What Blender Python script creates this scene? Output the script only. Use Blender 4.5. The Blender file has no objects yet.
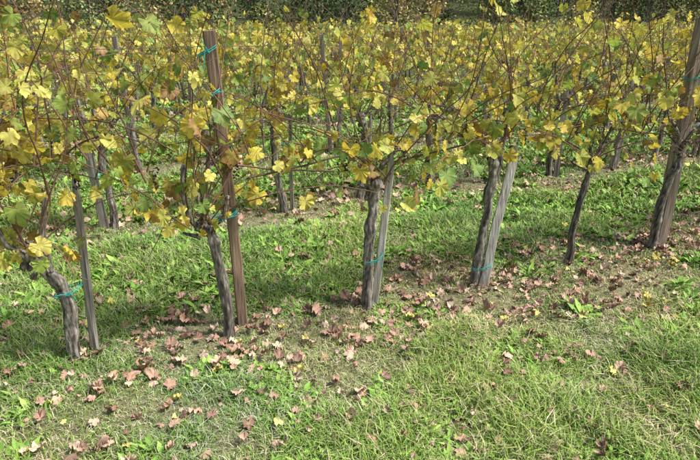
import bpy, math, numpy as np
from mathutils import Vector
rng=np.random.default_rng(7)
A=math.radians(22.5); CR,SR=math.cos(A),math.sin(A)
ROW0=2.655; SP=1.95
sc=bpy.context.scene

# ------------------------------------------------------------ helpers
def W(s,n,z):
    return np.array([CR*s-SR*n, SR*s+CR*n, z])
def toSN(x,y):
    return CR*x+SR*y, -SR*x+CR*y
_lat=rng.random((256,256))
def vnoise(x,y):
    xi=np.floor(x).astype(int); yi=np.floor(y).astype(int)
    fx=x-xi; fy=y-yi; fx=fx*fx*(3-2*fx); fy=fy*fy*(3-2*fy)
    a=_lat[xi%256,yi%256]; b=_lat[(xi+1)%256,yi%256]; c=_lat[xi%256,(yi+1)%256]; d=_lat[(xi+1)%256,(yi+1)%256]
    return (a*(1-fx)+b*fx)*(1-fy)+(c*(1-fx)+d*fx)*fy
def fbm(x,y,o=3):
    x=np.asarray(x,float); y=np.asarray(y,float)
    t=0;a=1;m=0
    for i in range(o):
        t=t+a*vnoise(x*2**i+17*i,y*2**i+31*i); m+=a; a*=.5
    return t/m
def sstep(a,b,x):
    t=np.clip((x-a)/(b-a),0,1); return t*t*(3-2*t)
def gz(x,y):
    x=np.asarray(x,float); y=np.asarray(y,float)
    near=1-sstep(18,30,np.hypot(x,y))
    z=(fbm(x*1.3,y*1.3,2)-.5)*.07*near+(fbm(x*6,y*6,2)-.5)*.025*near
    d=np.maximum(y-.25*x-38,0)
    z=z+np.minimum(d*.22,30)+ (fbm(x*.05,y*.05,2)-.5)*6*sstep(45,90,d+38)
    return z
def norm(v): return v/np.maximum(np.linalg.norm(v,axis=-1,keepdims=True),1e-9)

class MB:
    def __init__(s): s.V=[];s.T=[];s.C=[];s.M=[];s.n=0
    def add(s,V,T,C,m=0):
        V=np.asarray(V,float).reshape(-1,3);T=np.asarray(T,int).reshape(-1,3)
        C=np.asarray(C,float)
        if C.ndim==1: C=np.tile(C,(len(V),1))
        s.V.append(V);s.T.append(T+s.n);s.C.append(C);s.M.append(np.full(len(T),m,int));s.n+=len(V)
    def build(s,name,mats,smooth=True,parent=None):
        V=np.concatenate(s.V);T=np.concatenate(s.T);C=np.concatenate(s.C);M=np.concatenate(s.M)
        me=bpy.data.meshes.new(name)
        me.vertices.add(len(V));me.vertices.foreach_set("co",V.astype(np.float32).ravel())
        me.loops.add(len(T)*3);me.loops.foreach_set("vertex_index",T.astype(np.int32).ravel())
        me.polygons.add(len(T));me.polygons.foreach_set("loop_start",np.arange(0,len(T)*3,3,dtype=np.int32))
        me.polygons.foreach_set("material_index",M.astype(np.int32))
        me.polygons.foreach_set("use_smooth",np.full(len(T),smooth))
        me.update(calc_edges=True)
        ca=me.color_attributes.new("Col",'FLOAT_COLOR','POINT')
        c4=np.ones((len(V),4),np.float32);c4[:,:3]=np.clip(C,0,1);ca.data.foreach_set("color",c4.ravel())
        for m in mats: me.materials.append(m)
        ob=bpy.data.objects.new(name,me);sc.collection.objects.link(ob)
        if parent: ob.parent=parent
        return ob

def spline(pts,m):
    P=np.asarray(pts,float);k=len(P)
    Pp=np.vstack([2*P[0]-P[1],P,2*P[-1]-P[-2]])
    t=np.linspace(0,k-1-1e-6,m);i=t.astype(int);f=(t-i)[:,None]
    p0,p1,p2,p3=Pp[i],Pp[i+1],Pp[i+2],Pp[i+3]
    return .5*(2*p1+(p2-p0)*f+(2*p0-5*p1+4*p2-p3)*f*f+(3*p1-p0-3*p2+p3)*f**3)
def tube(path,rad,sides,prof=None,cap=True):
    P=np.asarray(path,float);m=len(P)
    rad=np.broadcast_to(np.asarray(rad,float),(m,)) if np.ndim(rad)<2 else rad
    tg=norm(np.gradient(P,axis=0))
    ref=np.array([1.,0,0]) if abs(tg[:,2]).mean()>.6 else np.array([0,0,1.])
    u=norm(np.cross(tg,ref)); v=np.cross(tg,u)
    a=np.arange(sides)*2*math.pi/sides
    cu,cv=np.cos(a),np.sin(a)
    if prof is not None: cu,cv=prof[:,0],prof[:,1]
    R=rad[:,None] if rad.ndim==1 else rad
    V=P[:,None]+(R*cu)[...,None]*u[:,None]+(R*cv)[...,None]*v[:,None]
    V=V.reshape(-1,3)
    i=np.arange(m-1)[:,None]*sides;j=np.arange(sides)[None];j2=(j+1)%sides
    q=np.stack([i+j,i+j2,i+sides+j2,i+sides+j],-1).reshape(-1,4)
    T=np.vstack([q[:,[0,1,2]],q[:,[0,2,3]]])
    if cap:
        V=np.vstack([V,P[0],P[-1]]);c0,c1=m*sides,m*sides+1
        e=np.arange(sides);e2=(e+1)%sides
        T=np.vstack([T,np.stack([np.full(sides,c0),e2,e],1),np.stack([np.full(sides,c1),(m-1)*sides+e,(m-1)*sides+e2],1)])
    return V,T

# ------------------------------------------------------------ materials
def mat(name,rough=.7,transl=0,noise=(8,.3),bump=None,stretch=None,tcol=(1,1,1),spec=.3):
    m=bpy.data.materials.new(name);m.use_nodes=True;nt=m.node_tree;N=nt.nodes;L=nt.links
    bs=N["Principled BSDF"];out=N["Material Output"]
    at=N.new("ShaderNodeAttribute");at.attribute_name="Col"
    tc=N.new("ShaderNodeTexCoord");mp=N.new("ShaderNodeMapping");L.new(tc.outputs["Object"],mp.inputs[0])
    if stretch: mp.inputs["Scale"].default_value=stretch
    nz=N.new("ShaderNodeTexNoise");nz.inputs["Scale"].default_value=noise[0];nz.inputs["Detail"].default_value=5
    L.new(mp.outputs[0],nz.inputs["Vector"])
    mr=N.new("ShaderNodeMapRange");L.new(nz.outputs["Fac"],mr.inputs[0])
    mr.inputs[1].default_value=.3;mr.inputs[2].default_value=.7
    mr.inputs[3].default_value=1-noise[1];mr.inputs[4].default_value=1+noise[1]
    mx=N.new("ShaderNodeVectorMath");mx.operation='SCALE';L.new(at.outputs["Color"],mx.inputs[0]);L.new(mr.outputs[0],mx.inputs["Scale"])
    L.new(mx.outputs[0],bs.inputs["Base Color"])
    bs.inputs["Roughness"].default_value=rough;bs.inputs["Specular IOR Level"].default_value=spec
    if bump:
        bp=N.new("ShaderNodeBump");bp.inputs["Strength"].default_value=bump[0];bp.inputs["Distance"].default_value=bump[1]
        L.new(nz.outputs["Fac"],bp.inputs["Height"]);L.new(bp.outputs[0],bs.inputs["Normal"])
    if transl:
        tr=N.new("ShaderNodeBsdfTranslucent");ms=N.new("ShaderNodeMixShader");ms.inputs[0].default_value=transl
        tm=N.new("ShaderNodeVectorMath");tm.operation='MULTIPLY';L.new(mx.outputs[0],tm.inputs[0]);tm.inputs[1].default_value=tcol
        L.new(tm.outputs[0],tr.inputs[0]);L.new(bs.outputs[0],ms.inputs[1]);L.new(tr.outputs[0],ms.inputs[2]);L.new(ms.outputs[0],out.inputs[0])
    return m
M_LEAF=mat("vine_leaf",.5,.38,(45,.25),tcol=(1.15,1.1,.75))
M_BARK=mat("vine_bark",.95,0,(75,.55),(.8,.015),(1,1,.2),spec=.05)
M_CANE=mat("vine_cane",.7,0,(60,.3),spec=.2)
M_WOOD=mat("weathered_wood",.9,0,(90,.5),(.8,.005),(1,1,.05),spec=.15)
M_GRASS=mat("grass_blades",.55,0,(3,.12),spec=.2)
M_DEAD=mat("dead_leaf",.8,0,(50,.3),(.5,.004),spec=.15)
M_TWINE=mat("plastic_twine",.45,0,(30,.1))
M_GRAPE=mat("dried_grape",.6,0,(60,.3))
M_TREE=mat("tree_foliage",.7,0,(.8,.3),spec=.2)
M_WIRE=mat("galvanised_wire",.8,0,(20,.2),spec=.1)

# ------------------------------------------------------------ strips of turf
def lush(x,y):
    s,n=toSN(x,y)
    w=(fbm(x*1.1+5,y*1.1,3)-.5)*.9
    n2=n+w
    q=(n2-ROW0+SP/2)%SP-SP/2
    back=sstep(.05,.42,q)+sstep(-.2,-.5,q)
    front=sstep(2.15,1.6,n2)*.9
    r=np.where(n2<ROW0+.1,front,np.clip(back,0,1))
    r=.27+.73*r
    patch=fbm(x*2.3+40,y*2.3,3);p2=fbm(x*6+80,y*6+20,2)
    return np.clip(r*(.4+1.1*patch)+ (patch-.48)*.7+(p2-.5)*.5,0.05,1)

def axis(lo,hi,k):
    t=np.linspace(-1,1,k);a=np.sinh(t*5.2)/math.sinh(5.2)
    return np.where(a<0,-a*lo,a*hi)
gx=axis(-420,420,300);gy=axis(-60,600,300)
X,Y=np.meshgrid(gx,gy,indexing='ij');Z=gz(X,Y)
V=np.stack([X,Y,Z],-1).reshape(-1,3)
i=np.arange(299)[:,None]*300;j=np.arange(299)[None];q=np.stack([i+j,i+300+j,i+301+j,i+1+j],-1).reshape(-1,4)
T=np.vstack([q[:,[0,1,2]],q[:,[0,2,3]]])
lu=lush(X,Y).reshape(-1,1);far=sstep(36,44,(Y-.25*X)).reshape(-1,1)
C=(1-lu)*np.array([.21,.19,.11])+lu*np.array([.08,.12,.035])
C=C*(1-far)+far*np.array([.07,.09,.035])
g=MB();g.add(V,T,C)
M_GROUND=mat("soil_and_thatch",.95,0,(22,.45),(.9,.03),spec=.1)
g.build("ground",[M_GROUND])

# ------------------------------------------------------------ grass
def scatter(n,r0,r1,half=.86):
    r=np.sqrt(rng.uniform(r0*r0,r1*r1,n));a=rng.uniform(-half,half,n)+.02
    return r*np.sin(a),r*np.cos(a)
def blades(n,r0,r1,wid,hs):
    x,y=scatter(n,r0,r1);L=lush(x,y);s,nn=toSN(x,y)
    keep=rng.random(n)<(.58+.42*L+.25*fbm(x*4,y*4,2));x,y,L=x[keep],y[keep],L[keep];n=len(x)
    h=(.018+.052*L)*rng.uniform(.4,1.5,n)*hs*(.35+1.3*fbm(x*3+9,y*3,3))
    lean=rng.uniform(.15,1.5,n)*(1.25-.5*L);az=rng.uniform(0,2*math.pi,n)
    d=np.stack([np.cos(az),np.sin(az),np.zeros(n)],1);w=wid*rng.uniform(.5,1.4,n)*(.8+.4*L)
    az2=az+math.pi/2+rng.normal(0,.5,n);sd=np.stack([np.cos(az2),np.sin(az2),np.zeros(n)],1)*w[:,None]*.5
    b=np.stack([x,y,gz(x,y)-.006],1);up=np.array([0,0,1.])
    m=b+up*(h*.6)[:,None]+d*(h*lean*.3)[:,None]
    t=b+up*(h*(1.05-.3*np.minimum(lean,1.4)))[:,None]+d*(h*lean)[:,None]
    V=np.stack([b-sd,b+sd,m-sd*.8,m+sd*.8,t],1).reshape(-1,3)
    o=np.arange(n)[:,None]*5
    T=np.concatenate([o+np.array([[0,1,3]]),o+np.array([[0,3,2]]),o+np.array([[2,3,4]])],0)
    gr=np.array([.13,.26,.045])+rng.random((n,1))*np.array([.24,.28,.08])
    ol=np.array([.24,.28,.10])+rng.random((n,1))*np.array([.18,.18,.09])
    dr=np.array([.44,.40,.26])+rng.random((n,1))*np.array([.30,.28,.21])
    k=rng.random(n);pd=np.clip(.52-.55*L,.09,1)
    c=np.where((k<pd)[:,None],dr,np.where((k<pd+.28)[:,None],ol,gr))
    hue=fbm(x*1.5+60,y*1.5,2)[:,None]-.5
    c=c*(1+hue*np.array([.7,.25,.3]))*(.8+.4*fbm(x*9,y*9+50,2)[:,None])
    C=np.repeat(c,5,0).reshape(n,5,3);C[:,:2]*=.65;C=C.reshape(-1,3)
    return V,T,C
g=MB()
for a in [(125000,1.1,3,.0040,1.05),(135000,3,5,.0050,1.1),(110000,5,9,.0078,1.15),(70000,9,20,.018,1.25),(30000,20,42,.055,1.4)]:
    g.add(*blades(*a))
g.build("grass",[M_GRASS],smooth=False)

# ------------------------------------------------------------ leaf templates
def vine_tmpl(teeth):
    half=[(90,1.0),(70,.86),(60,.75),(50,.86),(38,.93),(22,.84),(10,.72),(-4,.77),(-20,.78),(-40,.72),(-62,.62),(-80,.18)]
    if not teeth: half=[(90,1.0),(62,.76),(40,.93),(8,.73),(-20,.78),(-60,.62),(-84,.15)]
    pts=[]
    for i,(a,r) in enumerate(half):
        pts.append((a,r))
        if teeth and 0<i<10:
            a2,r2=half[i+1];pts.append(((a+a2)/2,(r+r2)/2*.93 if i%2 else (r+r2)/2*1.04))
    R=[(math.cos(math.radians(a))*r,math.sin(math.radians(a))*r) for a,r in pts]
    Lf=[(-x,y) for x,y in R[1:]][::-1]
    P=np.array([(0,0)]+R+Lf)
    k=len(P)-1
    T=np.array([(0,1+(i+1)%k,1+i) for i in range(k)])
    P[:,1]+=.12
    return P,T
TM_A=vine_tmpl(True);TM_B=vine_tmpl(False)
TM_Q=(np.array([(0,-.5),(.62,.1),(0,.9),(-.62,.1)]),np.array([(0,1,2),(0,2,3)]))
TM_O=(np.array([(0,0),(.16,.25),(.2,.6),(0,1),(-.2,.6),(-.16,.25),(0,.5)]),np.array([(0,1,6),(1,2,6),(2,3,6),(3,4,6),(4,5,6),(5,0,6)]))
def leafbatch(mb,pos,tip,nrm,size,col,tm,curl=(.1,.35),rump=.06,mi=0,ctr=None,edge=None,pe=.2):
    n=len(pos);P,T=tm;k=len(P)
    Yv=norm(tip);Zv=norm(nrm-(nrm*Yv).sum(1,keepdims=True)*Yv);Xv=np.cross(Yv,Zv)
    r2=(P**2).sum(1)
    cu=rng.uniform(*curl,n)[:,None];fo=rng.uniform(-.1,.5,n)[:,None]
    sk=rng.uniform(-.3,.3,n)[:,None]
    z=-cu*r2*1.0+fo*np.abs(P[:,0])+sk*P[:,0]*P[:,1]+rng.normal(0,rump,(n,k))*(r2>.01)
    xx=P[:,0]*(1-.3*np.abs(fo))*rng.uniform(.85,1.1,(n,1));yy=np.broadcast_to(P[:,1],(n,k))
    V=pos[:,None]+size[:,None,None]*(xx[...,None]*Xv[:,None]+yy[...,None]*Yv[:,None]+z[...,None]*Zv[:,None])
    C=np.repeat(col[:,None],k,1)
    if ctr is not None: C[:,0]=.55*C[:,0]+.45*ctr
    if edge is not None:
        pr=rng.random((n,1))**2*pe*3
        e=(rng.random((n,k))<pr)&(r2>.3);C[e]=C[e]*.3+np.array(edge)*.7
    o=(np.arange(n)*k)[:,None,None]
    mb.add(V.reshape(-1,3),(o+T[None]).reshape(-1,3),C.reshape(-1,3),mi)

PAL=np.array([[.90,.72,.12],[.87,.79,.21],[.66,.68,.15],[.36,.50,.11],[.18,.32,.08],[.62,.38,.12],[.34,.18,.09]])
def leafcols(n,yel=1.0):
    p=np.array([.25*yel,.24*yel,.18,.13,.10,.055,.045]);p/=p.sum()
    c=PAL[rng.choice(7,n,p=p)]
    return c*rng.uniform(.78,1.1,(n,1))

# ------------------------------------------------------------ vines
BARK_D=np.array([.07,.06,.05]);BARK_L=np.array([.42,.39,.335])
def barktube(mb,pts,r0,r1,knobs=(),m=84,sides=22,mi=0,amp=.24):
    P=spline(pts,m);t=np.linspace(0,1,m)
    P=P+np.stack([vnoise(t*9+rng.random()*50,t*0+i*7.3)-.5 for i in range(3)],1)*r0*.6
    R=r0+(r1-r0)*t;R=R*(1+.35*(1-t)**8)
    for kt,ka in knobs: R=R+r0*ka*np.exp(-((t-kt)/.035)**2)
    a=np.arange(sides)*2*math.pi/sides;tw=rng.uniform(-1.5,1.5);ph=rng.random()*60
    tt,aa=np.meshgrid(t,a,indexing='ij');L=np.linalg.norm(np.diff(P,axis=0),axis=1).sum()
    ax=aa+tw*tt
    nz=vnoise(np.cos(ax)*2.6+ph,np.sin(ax)*2.6+tt*L*6)*.35+vnoise(np.cos(ax)*5+ph+9,np.sin(ax)*5+tt*L*26)*.32+vnoise(np.cos(ax)*9+ph+19,np.sin(ax)*9+tt*L*60)*.33
    big=vnoise(np.cos(aa)*1.1+ph,np.sin(aa)*1.1+tt*L*9+30)
    RR=R[:,None]*(1+amp*2.6*(nz-.5)+amp*1.6*(big-.5))
    V,T=tube(P,RR,sides)
    k=np.clip((nz.reshape(-1,1)-.34)*2.8,0,1)
    C=BARK_D*(1-k)+BARK_L*k*rng.uniform(.7,1.05)
    C=np.vstack([C,BARK_L,BARK_L])
    mb.add(V,T,C,mi);return P
def cane_path(p0,kind,length,m=9):
    d=np.array([rng.normal(0,.5),rng.normal(0,.25),1.0])
    if kind=='arch': d=np.array([rng.choice([-1,1])*rng.uniform(.6,1.3),rng.normal(0,.4),.8])
    if kind=='droop': d=np.array([rng.normal(0,.8),rng.normal(-.1,.6),.35])
    d/=np.linalg.norm(d);p=np.array(p0,float);out=[p.copy()];st=length/(m-1)
    bend=np.array([rng.normal(0,.09),rng.normal(0,.06),{'up':-.01,'arch':-.13,'droop':-.25}[kind]])
    for i in range(m-1):
        d=d+bend+rng.normal(0,.11,3);d/=np.linalg.norm(d);p=p+d*st;out.append(p.copy())
    return np.array(out)
def toW(P):
    P=np.asarray(P);return np.stack([CR*P[:,0]-SR*P[:,1],SR*P[:,0]+CR*P[:,1],P[:,2]],1)
def grape_bunch(mb,p,mi):
    oc=np.array([(1,0,0),(-1,0,0),(0,1,0),(0,-1,0),(0,0,1),(0,0,-1)],float)
    of=np.array([(0,2,4),(2,1,4),(1,3,4),(3,0,4),(2,0,5),(1,2,5),(3,1,5),(0,3,5)])
    for i in range(26):
        t=rng.random();r=.028*(1-t*.7);c=p+np.array([rng.normal(0,r*.7),rng.normal(0,r*.7),-t*.09])
        mb.add(c+oc*rng.uniform(.004,.0075),of,np.array([.035,.018,.025])*rng.uniform(.6,2),mi)

def vine_canopy(mb,s,n,zh,ncane,tm,lpc,sides,lsize,mi_c=1,mi_l=2,spread=.42,yel=1.0,nbunch=1,head=None,zmax=1.75,bare=0,low=.8):
    pos=[]
    for i in range(ncane+bare):
        isb=i>=ncane
        kind=rng.choice(['up','arch','droop'],p=[.62,.28,.10])
        s0=s+rng.uniform(-spread,spread);z0=zh+rng.uniform(-.03,.14)
        if head is not None and rng.random()<.4: s0=head[0]+rng.normal(0,.05);z0=head[2]
        L={'up':rng.uniform(.5,1.1),'arch':rng.uniform(.5,1.1),'droop':rng.uniform(.3,.6)}[kind]
        if isb: L*=1.15
        elif z0+L*.85>zmax: L=(zmax-z0)/.85*rng.uniform(.8,1.05)
        Pt=cane_path([s0,n+rng.normal(0,.035),z0],kind,L)
        Pw=toW(Pt);m=len(Pw)
        if sides>3: Pw=spline(Pw,m*2)
        r=np.linspace(.0042,.0014,len(Pw))*rng.uniform(.8,1.2)*(1 if sides>3 else 1.3)
        cc=np.array([.15,.085,.06])*rng.uniform(.5,1.6)+rng.random()*np.array([.05,.04,.03])
        V,T=tube(Pw,r,sides,cap=False);mb.add(V,T,cc,mi_c)
        k=rng.poisson(lpc*(L/.8)*rng.uniform(.05,1.95)) if not isb else rng.poisson(1)
        tt=rng.beta(1.0,1.2,k)*(len(Pw)-1)
        for q in tt:
            i0=int(q);f=q-i0;i1=min(i0+1,len(Pw)-1);pos.append(Pw[i0]*(1-f)+Pw[i1]*f)
        if sides>3:
            for q in rng.integers(3,len(Pw)-1,4):
                e=Pw[q]+toW(rng.normal(0,.07,(1,3)))[0];e2=e+rng.normal(0,.04,3)-[0,0,.02]
                V,T=tube(np.array([Pw[q],e,e2]),[.0014,.001,.0007],3,cap=False);mb.add(V,T,cc*.9,mi_c)
                if rng.random()<.3 and not isb: pos.append(e)
    if not pos: return
    pos=np.array(pos)
    pos=pos[(pos[:,2]>low)|(rng.random(len(pos))<.3)]
    ss,nn=toSN(pos[:,0],pos[:,1])
    pos=pos[~((np.abs(ss-.40)<.085)&(nn<ROW0+.04)&(nn>ROW0-.6)&(rng.random(len(pos))<.85))]
    N=len(pos)
    side=rng.choice([-1,1],N)
    off=np.stack([rng.normal(0,.05,N),side*np.abs(rng.normal(.045,.03,N)),rng.normal(-.02,.03,N)],1)
    pl=pos+toW(off)
    if sides>3:
        for a,b in zip(pos,pl):
            V,T=tube(np.array([a,(a+b)/2+[0,0,.012],b]),.0011,3,cap=False);mb.add(V,T,[.3,.2,.06],mi_c)
    tip=np.stack([rng.normal(0,.6,N),side*rng.uniform(0,.6,N),-rng.uniform(.1,1.3,N)],1)
    nr=np.stack([rng.normal(0,.8,N),side*rng.uniform(.1,1.1,N),rng.uniform(-.1,1.0,N)],1)
    tip=toW(tip);nr=toW(nr)
    size=lsize*np.clip(rng.lognormal(-.2,.34,N),.33,1.35)
    c=leafcols(N,yel)
    leafbatch(mb,pl,tip,nr,size,c,tm,curl=(-.1,.6),ctr=np.array([.46,.52,.12]),edge=(.28,.14,.06),mi=mi_l,rump=.08)
    for i in range(nbunch):
        p=W(s+rng.uniform(-.3,.3),n+rng.normal(0,.05),zh+rng.uniform(.02,.2));grape_bunch(mb,p,3)

VM=[M_BARK,M_CANE,M_LEAF,M_GRAPE]
def near_vine(base_s,n,trunk,arms,r=.03,hs=None,**kw):
    mb=MB();b=W(base_s,n,0);z0=float(gz(b[0],b[1]))
    f=lambda L:[W(base_s+a,n+c,z+(z0-.04 if z<=.001 else 0)) for a,c,z in L]
    P=barktube(mb,f(trunk),r,r*.85,knobs=[(rng.uniform(.5,.7),.2),(.86,.35),(.97,.5)])
    for arm in arms: barktube(mb,f(arm),r*.58,r*.3,knobs=[(.5,.35),(.95,.5)],m=26,sides=12)
    h=trunk[-1];head=(base_s+h[0],n+h[1],h[2])
    for k in range(6):
        d=np.array([rng.normal(0,.06),rng.normal(0,.04),rng.uniform(.0,.1)])
        p=np.array(head)+rng.normal(0,.015,3)-[0,0,rng.uniform(0,.1)]
        barktube(mb,[W(*p),W(*(p+d*.6)),W(*(p+d))],r*.42,r*.2,m=8,sides=8)
    vine_canopy(mb,base_s+h[0],n,.9,head=head,sides=5,tm=TM_A,lsize=kw.get('lsize',.050),ncane=kw.get('ncane',15),lpc=kw.get('lpc',8),nbunch=kw.get('nb',3),spread=.46,yel=kw.get('yel',1.),zmax=kw.get('zmax',1.85),bare=kw.get('bare',14),low=kw.get('low',.84))
    sg=rng.choice([-1,1]);P=[W(*head),W(head[0]+sg*.12,n,.93),W(head[0]+sg*.4,n,.9),W(head[0]+sg*.7,n+.01,.86)]
    V,T=tube(spline(P,20),.005,6);mb.add(V,T,[.17,.11,.08],1)
    return mb.build("grapevine",VM)

R0=ROW0
near_vine(-1.13,R0,[(0,0,0),(.03,0,.3),(-.02,0,.6),(.02,0,.8)],[[(.02,0,.78),(.12,0,.9),(.25,0,.95)]],lpc=10,lsize=.052,low=.6)
near_vine(-.36,R0,[(0,0,0),(0,0,.12),(.005,.01,.3),(-.01,0,.44),(-.06,-.02,.56),(-.10,-.02,.64)],
   [[(-.04,-.02,.52),(-.04,0,.68),(0,.02,.88)],[(-.10,-.02,.6),(-.17,-.02,.68),(-.22,0,.8)]],r=.030,lpc=11,lsize=.052,low=.62)
near_vine(.385,R0-.03,[(0,0,0),(.0,0,.15),(-.015,0,.35),(-.035,0,.52),(-.05,0,.62),(-.09,0,.68)],
   [[(-.05,0,.6),(-.12,0,.66),(-.16,.01,.8),(-.14,.01,.97)],[(-.05,0,.62),(.01,-.02,.70),(.05,-.02,.80)]],r=.027,lpc=11,lsize=.050,low=.74)
near_vine(1.205,R0,[(0,0,0),(.005,0,.2),(.02,0,.4),(.03,0,.6),(.035,0,.78)],
   [[(.035,0,.76),(.09,0,.86),(.16,0,.93)],[(.03,0,.74),(-.03,0,.84),(-.1,0,.93)]],r=.030,lpc=6.5,ncane=12)
near_vine(1.985,R0+.02,[(0,0,0),(.02,0,.25),(.05,0,.5),(.06,0,.72),(.06,0,.88)],
   [[(.06,0,.84),(.12,0,.95),(.17,0,1.1)],[(.06,0,.8),(0,0,.92),(-.05,0,1.0)]],r=.028,lpc=10)
near_vine(2.752,R0,[(0,0,0),(.0,0,.25),(.02,0,.5),(.05,0,.66),(.07,0,.74)],
   [[(.065,0,.72),(.13,0,.82),(.2,0,.96)],[(.065,0,.72),(.03,0,.84),(-.05,0,.98)]],r=.022,lpc=10)
near_vine(3.53,R0-.02,[(0,0,0),(0,0,.2),(.02,0,.45),(.06,0,.65),(.08,0,.8)],
   [[(.08,0,.78),(.15,0,.88),(.22,0,.95)],[(.08,0,.78),(0,0,.9),(-.08,0,.98)]],r=.029,lpc=9)
for s in (4.35,5.1,5.9,6.7):
    near_vine(s,R0,[(0,0,0),(.02,0,.3),(.03,0,.6),(.05,0,.8)],[[(.04,0,.78),(.12,0,.9),(.2,0,.95)]],lpc=8,bare=4)
near_vine(-1.9,R0,[(0,0,0),(.02,0,.3),(.03,0,.6),(.05,0,.8)],[[(.04,0,.78),(.12,0,.9),(.2,0,.95)]],lpc=9,bare=4)
R2=ROW0+SP
for s in [-2.5,-1.75,-.97,-.17,.55,1.27,2.02,2.8,3.56,4.33,5.17,5.88,6.6,7.4,8.2,9.0]:
    a,b,c=rng.normal(0,.03,3)
    near_vine(s,R2+rng.normal(0,.03),[(0,0,0),(a,0,.25),(a+b,0,.5),(a+b,0,.68),(a+b+c,0,.8)],
      [[(a+b+c,0,.78),(.12,0,.88),(.2,0,.95)],[(a+b+c,0,.76),(-.08,0,.88),(-.15,0,.93)]],r=rng.uniform(.025,.032),lpc=8,ncane=12,bare=7,lsize=.054,nb=1,zmax=1.75)

for k in range(2,13):
    n=ROW0+SP*k;s0=-.22*n-2.5;s1=1.55*n+3;mb=MB()
    for s in np.arange(s0+rng.random()*.6,s1,.78):
        s=s+rng.normal(0,.04);a,b=rng.normal(0,.035,2)
        if k<5: barktube(mb,[W(s,n,-.02),W(s+a,n,.3),W(s+a+b,n,.6),W(s+b,n,.85)],.031,.026,knobs=[(.93,.6)],m=14,sides=8)
        else:
            V,T=tube(np.array([W(s,n,-.02),W(s+a,n,.45),W(s+b,n,.85)]),.032,5);mb.add(V,T,[.14,.125,.10],0)
        if k<4: vine_canopy(mb,s,n,.88,ncane=11,tm=TM_B,lpc=8.5,sides=3,lsize=.056,nbunch=0,zmax=1.65,bare=5)
        elif k<7: vine_canopy(mb,s,n,.88,ncane=9,tm=TM_B,lpc=8.5,sides=3,lsize=.066,nbunch=0,zmax=1.6,bare=4)
        else: vine_canopy(mb,s,n,.88,ncane=6,tm=TM_Q,lpc=10,sides=3,lsize=.10,nbunch=0,zmax=1.6,bare=2)
    mb.build("grapevine_row",VM)

# ------------------------------------------------------------ stakes and posts
def woodpiece(name,p0,p1,w,d,col,split=False,rot=None):
    p0=np.array(p0);p1=np.array(p1);m=16;t=np.linspace(0,1,m)[:,None]
    P=p0+(p1-p0)*t
    P=P+np.stack([vnoise(t[:,0]*3+rng.random()*40,t[:,0]*0+i) -.5 for i in range(3)],1)*np.array([w,w,0])*.25
    c=.22
    pr=[(-1+c,-1),(0,-1.02),(1-c,-1),(1,-1+c),(1.02,0),(1,1-c),(1-c,1),(0,1.02),(-1+c,1),(-1,1-c),(-1.02,0),(-1,-1+c)]
    pr=np.array(pr)*np.array([d/2,w/2])
    if split: pr=pr*rng.uniform(.72,1.12,(12,1))
    if rot is not None:
        ca,sa=math.cos(rot),math.sin(rot);pr=pr@np.array([[ca,sa],[-sa,ca]])
    sc_=np.ones(m)
    if split: sc_=1-.12*t[:,0];sc_[-2]*=.93;sc_[-1]*=.55
    R=sc_[:,None]*(1+ (rng.random((m,12))-.5)*(.10 if split else .05))
    V,T=tube(P,R,12,prof=pr)
    if split:
        top=slice((m-1)*12,m*12);V[top,2]+=np.linspace(-.025,.03,12)
    C=np.array(col)*(1+(rng.random((len(V),1))-.5)*.4)
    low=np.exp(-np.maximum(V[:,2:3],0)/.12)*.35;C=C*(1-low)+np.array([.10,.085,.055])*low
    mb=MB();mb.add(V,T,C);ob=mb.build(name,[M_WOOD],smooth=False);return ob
TW=[.04,.42,.38]
def tie(parent,c,ru,rv,tails=((.05,-.05),),col=TW,tilt=.02):
    mb=MB();a=np.linspace(0,2*math.pi*2.1,44)
    u=np.array([CR,SR,0]);v=np.array([-SR,CR,0]);c=np.array(c)
    P=c+np.cos(a)[:,None]*u*ru+np.sin(a)[:,None]*v*rv
    P[:,2]+=np.linspace(-.008,.012,44)+tilt*np.cos(a)
    V,T=tube(P,.0022,5);mb.add(V,T,col)
    k=c-v*rv*1.05
    for dx,dz in tails:
        Q=spline([k,k-v*.015+u*dx*.4+[0,0,.015],k-v*.02+u*dx+[0,0,dz]],8);V,T=tube(Q,.0019,4);mb.add(V,T,col)
    oc=np.array([(1,0,0),(-1,0,0),(0,1,0),(0,-1,0),(0,0,1),(0,0,-1)],float)*.007
    mb.add(k+oc,np.array([(0,2,4),(2,1,4),(1,3,4),(3,0,4),(2,0,5),(1,2,5),(3,1,5),(0,3,5)]),col)
    return mb.build("twine_tie",[M_TWINE],parent=parent)
GREY=(.30,.285,.25);LG=(.50,.48,.43)
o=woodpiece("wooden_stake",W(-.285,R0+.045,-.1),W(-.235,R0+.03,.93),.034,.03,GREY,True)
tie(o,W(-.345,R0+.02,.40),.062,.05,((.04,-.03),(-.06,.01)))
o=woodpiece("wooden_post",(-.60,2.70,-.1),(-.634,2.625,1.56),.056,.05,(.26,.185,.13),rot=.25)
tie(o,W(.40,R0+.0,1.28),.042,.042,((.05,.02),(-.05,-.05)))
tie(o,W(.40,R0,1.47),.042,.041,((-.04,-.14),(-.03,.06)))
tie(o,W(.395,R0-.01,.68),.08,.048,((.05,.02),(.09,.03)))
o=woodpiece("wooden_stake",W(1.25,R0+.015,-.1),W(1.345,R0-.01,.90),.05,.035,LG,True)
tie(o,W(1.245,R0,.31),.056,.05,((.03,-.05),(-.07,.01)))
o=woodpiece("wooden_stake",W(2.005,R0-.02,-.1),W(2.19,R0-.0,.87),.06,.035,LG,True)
tie(o,W(2.02,R0,.13),.06,.05,((.04,-.02),))
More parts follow.
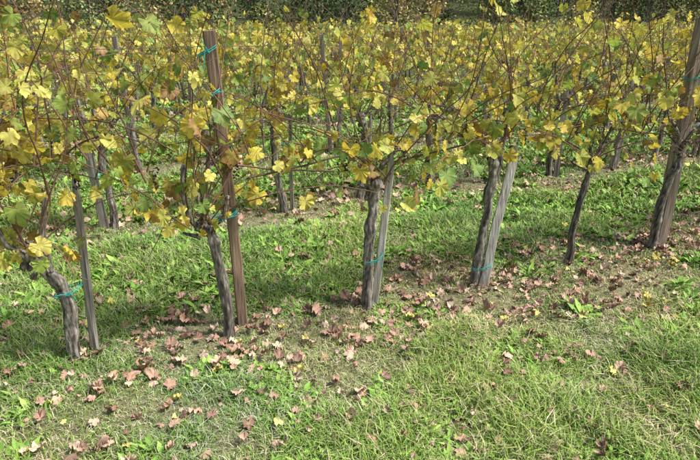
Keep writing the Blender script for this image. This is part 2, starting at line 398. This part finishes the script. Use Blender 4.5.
o=woodpiece("wooden_post",W(3.615,R0+.0,-.1),W(3.60,R0+.0,1.62),.085,.075,(.30,.24,.19),rot=.1)
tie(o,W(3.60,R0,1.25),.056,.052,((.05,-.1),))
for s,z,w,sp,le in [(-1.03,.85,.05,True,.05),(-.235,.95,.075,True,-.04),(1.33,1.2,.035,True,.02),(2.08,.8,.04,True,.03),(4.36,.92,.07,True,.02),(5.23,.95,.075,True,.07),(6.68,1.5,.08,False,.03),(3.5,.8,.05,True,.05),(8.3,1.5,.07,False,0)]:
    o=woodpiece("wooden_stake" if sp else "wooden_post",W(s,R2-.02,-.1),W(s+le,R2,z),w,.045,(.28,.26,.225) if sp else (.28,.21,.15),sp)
    tie(o,W(s,R2,z*.5),.06,.06,((.03,-.03),))
    if abs(s-1.33)<.01: tie(o,W(s,R2,1.13),.05,.05,((.05,.03),(-.06,-.02)),col=[.02,.25,.6])
for k in range(2,9):
    n=ROW0+SP*k
    for s in np.arange(-.22*n-1+rng.random()*2,1.55*n,2.35 if k<5 else 4.6):
        tall=rng.random()<.3
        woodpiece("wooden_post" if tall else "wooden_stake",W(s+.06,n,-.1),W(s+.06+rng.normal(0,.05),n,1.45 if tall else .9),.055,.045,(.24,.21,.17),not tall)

for k in range(0,9):
    n=ROW0+SP*k;mb=MB();s0,s1=-.22*n-2.5,1.55*n+3
    for z in (.84,1.15,1.48):
        S=np.arange(s0,s1+.5,.5);P=np.array([W(s,n+.03,z+.012*math.sin(s*1.7+z*9)) for s in S])
        V,T=tube(P,.0013 if k<3 else .0016,4);mb.add(V,T,[.13,.12,.11])
    mb.build("trellis_wire",[M_WIRE])

# ------------------------------------------------------------ fallen leaves
mb=MB()
DP=np.array([[.58,.38,.28],[.46,.28,.21],[.30,.17,.12],[.62,.48,.35],[.20,.12,.09],[.80,.70,.18],[.64,.60,.20]])
def fallen(N,s_rng,n0,sd0,tm,size,cl=.5):
    s=rng.uniform(*s_rng,N*4);n=n0+rng.normal(0,sd0,N*4)
    x=CR*s-SR*n;y=SR*s+CR*n
    d=fbm(x*1.7+77,y*1.7,2)*.5+fbm(x*6+3,y*6,2)*.5
    keep=np.argsort(-(d+rng.random(len(d))*cl))[:N];x,y=x[keep],y[keep];N=len(x)
    L=lush(x,y)
    pos=np.stack([x,y,gz(x,y)+.014+.025*L+rng.random(N)*.015],1)
    az=rng.uniform(0,6.283,N);tip=np.stack([np.cos(az),np.sin(az),rng.normal(0,.3,N)],1)
    nr=np.stack([rng.normal(0,.5,N),rng.normal(0,.5,N),np.ones(N)],1)
    c=DP[rng.choice(7,N,p=[.29,.23,.14,.2,.08,.03,.03])]*rng.uniform(.75,1.2,(N,1))
    leafbatch(mb,pos,tip,nr,size*rng.uniform(.35,1.2,N),c,tm,curl=(-.9,.9),rump=.19,ctr=np.array([.5,.38,.28]))
fallen(1500,(-2,6),2.70,.34,TM_A,.035,cl=1.0)
fallen(750,(-2,6),2.1,.48,TM_A,.032,cl=2)
fallen(150,(-2,5),3.6,.5,TM_A,.034,cl=1.5)
fallen(140,(-1,3.5),1.45,.4,TM_A,.028,cl=2)
fallen(1400,(-3,10),4.75,.38,TM_B,.043,cl=1)
for k in range(2,6): fallen(700,(-4,14+k*2),ROW0+SP*k,.4,TM_B,.055)
mb.build("fallen_leaves",[M_DEAD])

# ------------------------------------------------------------ broadleaf weeds
mb=MB()
def weeds(N,r0,r1,size,thr):
    x,y=scatter(N,r0,r1);L=lush(x,y);d=L*.6+fbm(x*2.8+11,y*2.8+5,3)*.85
    k=d>thr;x,y,L=x[k],y[k],L[k];N=len(x)
    per=7
    X=np.repeat(x,per);Yy=np.repeat(y,per);M=N*per
    az=rng.uniform(0,6.283,M);X=X+np.cos(az)*.008;Yy=Yy+np.sin(az)*.008
    el=rng.uniform(.15,1.3,M);tip=np.stack([np.cos(az)*np.cos(el),np.sin(az)*np.cos(el),np.sin(el)],1)
    nr=np.stack([-np.cos(az)*np.sin(el),-np.sin(az)*np.sin(el),np.cos(el)],1)
    sz=np.repeat(size*rng.uniform(.4,1.4,N),per)*rng.uniform(.6,1.1,M)
    c=np.array([.15,.31,.05])+rng.random((M,1))*np.array([.2,.23,.06]);c*=np.repeat(rng.uniform(.65,1.2,(N,1)),per,0)
    leafbatch(mb,np.stack([X,Yy,gz(X,Yy)+.004],1),tip,nr,sz,c,TM_O,curl=(.15,.6),rump=.03)
weeds(8000,1.2,3,.046,.76)
weeds(13000,3,6,.07,.78)
weeds(14000,6,12,.10,.80)
mb.build("broadleaf_weeds",[M_GRASS])

# ------------------------------------------------------------ distant trees
mb=MB()
def tree(x,y,h,cr,col,nl):
    z0=float(gz(x,y));p=np.array([x,y,z0-.3])
    lean=rng.normal(0,.4,2)
    V,T=tube(spline([p,p+[lean[0]*.3,lean[1]*.3,h*.35],p+[lean[0],lean[1],h*.85]],10),np.linspace(.22,.05,10)*h/9,7);mb.add(V,T,[.2,.17,.14],1)
    cs=[]
    for i in range(22):
        a=rng.uniform(0,6.283);zz=rng.uniform(.02,.98);rr=cr*math.sin(min(1,.35+zz*.85)*math.pi*.97)**.6*rng.uniform(.35,1) if zz<.9 else cr*.25
        e=p+np.array([math.cos(a)*rr,math.sin(a)*rr,h*zz+.3]);b=p+np.array([lean[0]*.5,lean[1]*.5,h*zz*.7])
        V,T=tube(np.array([b,(b+e)/2+[0,0,.2],e]),np.array([.07,.05,.02])*h/9,4);mb.add(V,T,[.2,.17,.14],1)
        cs.append(np.append(e,rng.uniform(.16,.3)*cr+.25))
    cs=np.array(cs);k=rng.integers(0,22,nl);r=cs[k,3]
    dv=norm(rng.normal(0,1,(nl,3)))*(rng.random((nl,1))**.45)*r[:,None]*np.array([1.25,1.25,.85])
    pos=cs[k,:3]+dv;cf=rng.uniform(.5,1.4,22)[k][:,None]
    c=np.array(col)*cf*rng.uniform(.8,1.2,(nl,1))
    leafbatch(mb,pos,rng.normal(0,1,(nl,3)),dv+rng.normal(0,.3,(nl,3))+[0,0,.3],rng.uniform(.08,.17,nl),c,TM_Q,mi=0)
cols=[(.17,.22,.07),(.22,.26,.10),(.38,.36,.14),(.08,.12,.04),(.38,.29,.12),(.09,.14,.05)]
for t in np.arange(-42,70,2.2):
    x=t+rng.normal(0,1.1);y=36.3+.25*x+rng.normal(0,.9);h=rng.uniform(1.4,4.6);tree(x,y,h,h*.62,cols[rng.integers(0,6)],1300)
for row in range(4):
    for t in np.arange(-45,75,3.6+row*.7):
        x=t+rng.normal(0,1.2);y=39.5+row*6+.25*x+rng.normal(0,1.3)
        if row>0 and (x<-40 or x>70): continue
        h=rng.uniform(4,7) if row==0 else rng.uniform(7,11)
        tree(x,y,h,h*.48,cols[rng.integers(0,6)],2200 if row<1 else 1300)
mb.build("distant_trees",[M_TREE,M_BARK])

# ------------------------------------------------------------ light, sky, camera
az=math.atan2(-.12,.80)
el=math.radians(54)
sd=Vector((math.cos(az)*math.cos(el),math.sin(az)*math.cos(el),math.sin(el)))
sun=bpy.data.lights.new("sun",'SUN');sun.energy=4.7;sun.angle=math.radians(8);sun.color=(1,.975,.92)
so=bpy.data.objects.new("sun",sun);sc.collection.objects.link(so);so.rotation_euler=sd.to_track_quat('Z','Y').to_euler()
w=bpy.data.worlds.new("World");sc.world=w;w.use_nodes=True;nt=w.node_tree
sky=nt.nodes.new("ShaderNodeTexSky");sky.sky_type='NISHITA';sky.sun_disc=False;sky.sun_elevation=el;sky.sun_rotation=math.pi/2-az
sky.dust_density=5
nt.links.new(sky.outputs[0],nt.nodes["Background"].inputs[0]);nt.nodes["Background"].inputs[1].default_value=.15
cam=bpy.data.cameras.new("camera");cam.lens=28.23;cam.sensor_width=36;cam.clip_end=2000;cam.clip_start=.05
co=bpy.data.objects.new("camera",cam);sc.collection.objects.link(co);co.location=(0,0,1.6);co.rotation_euler=(math.radians(90-20.84),0,0)
sc.camera=co
sc.view_settings.view_transform='Standard';sc.view_settings.look='None';sc.view_settings.exposure=0
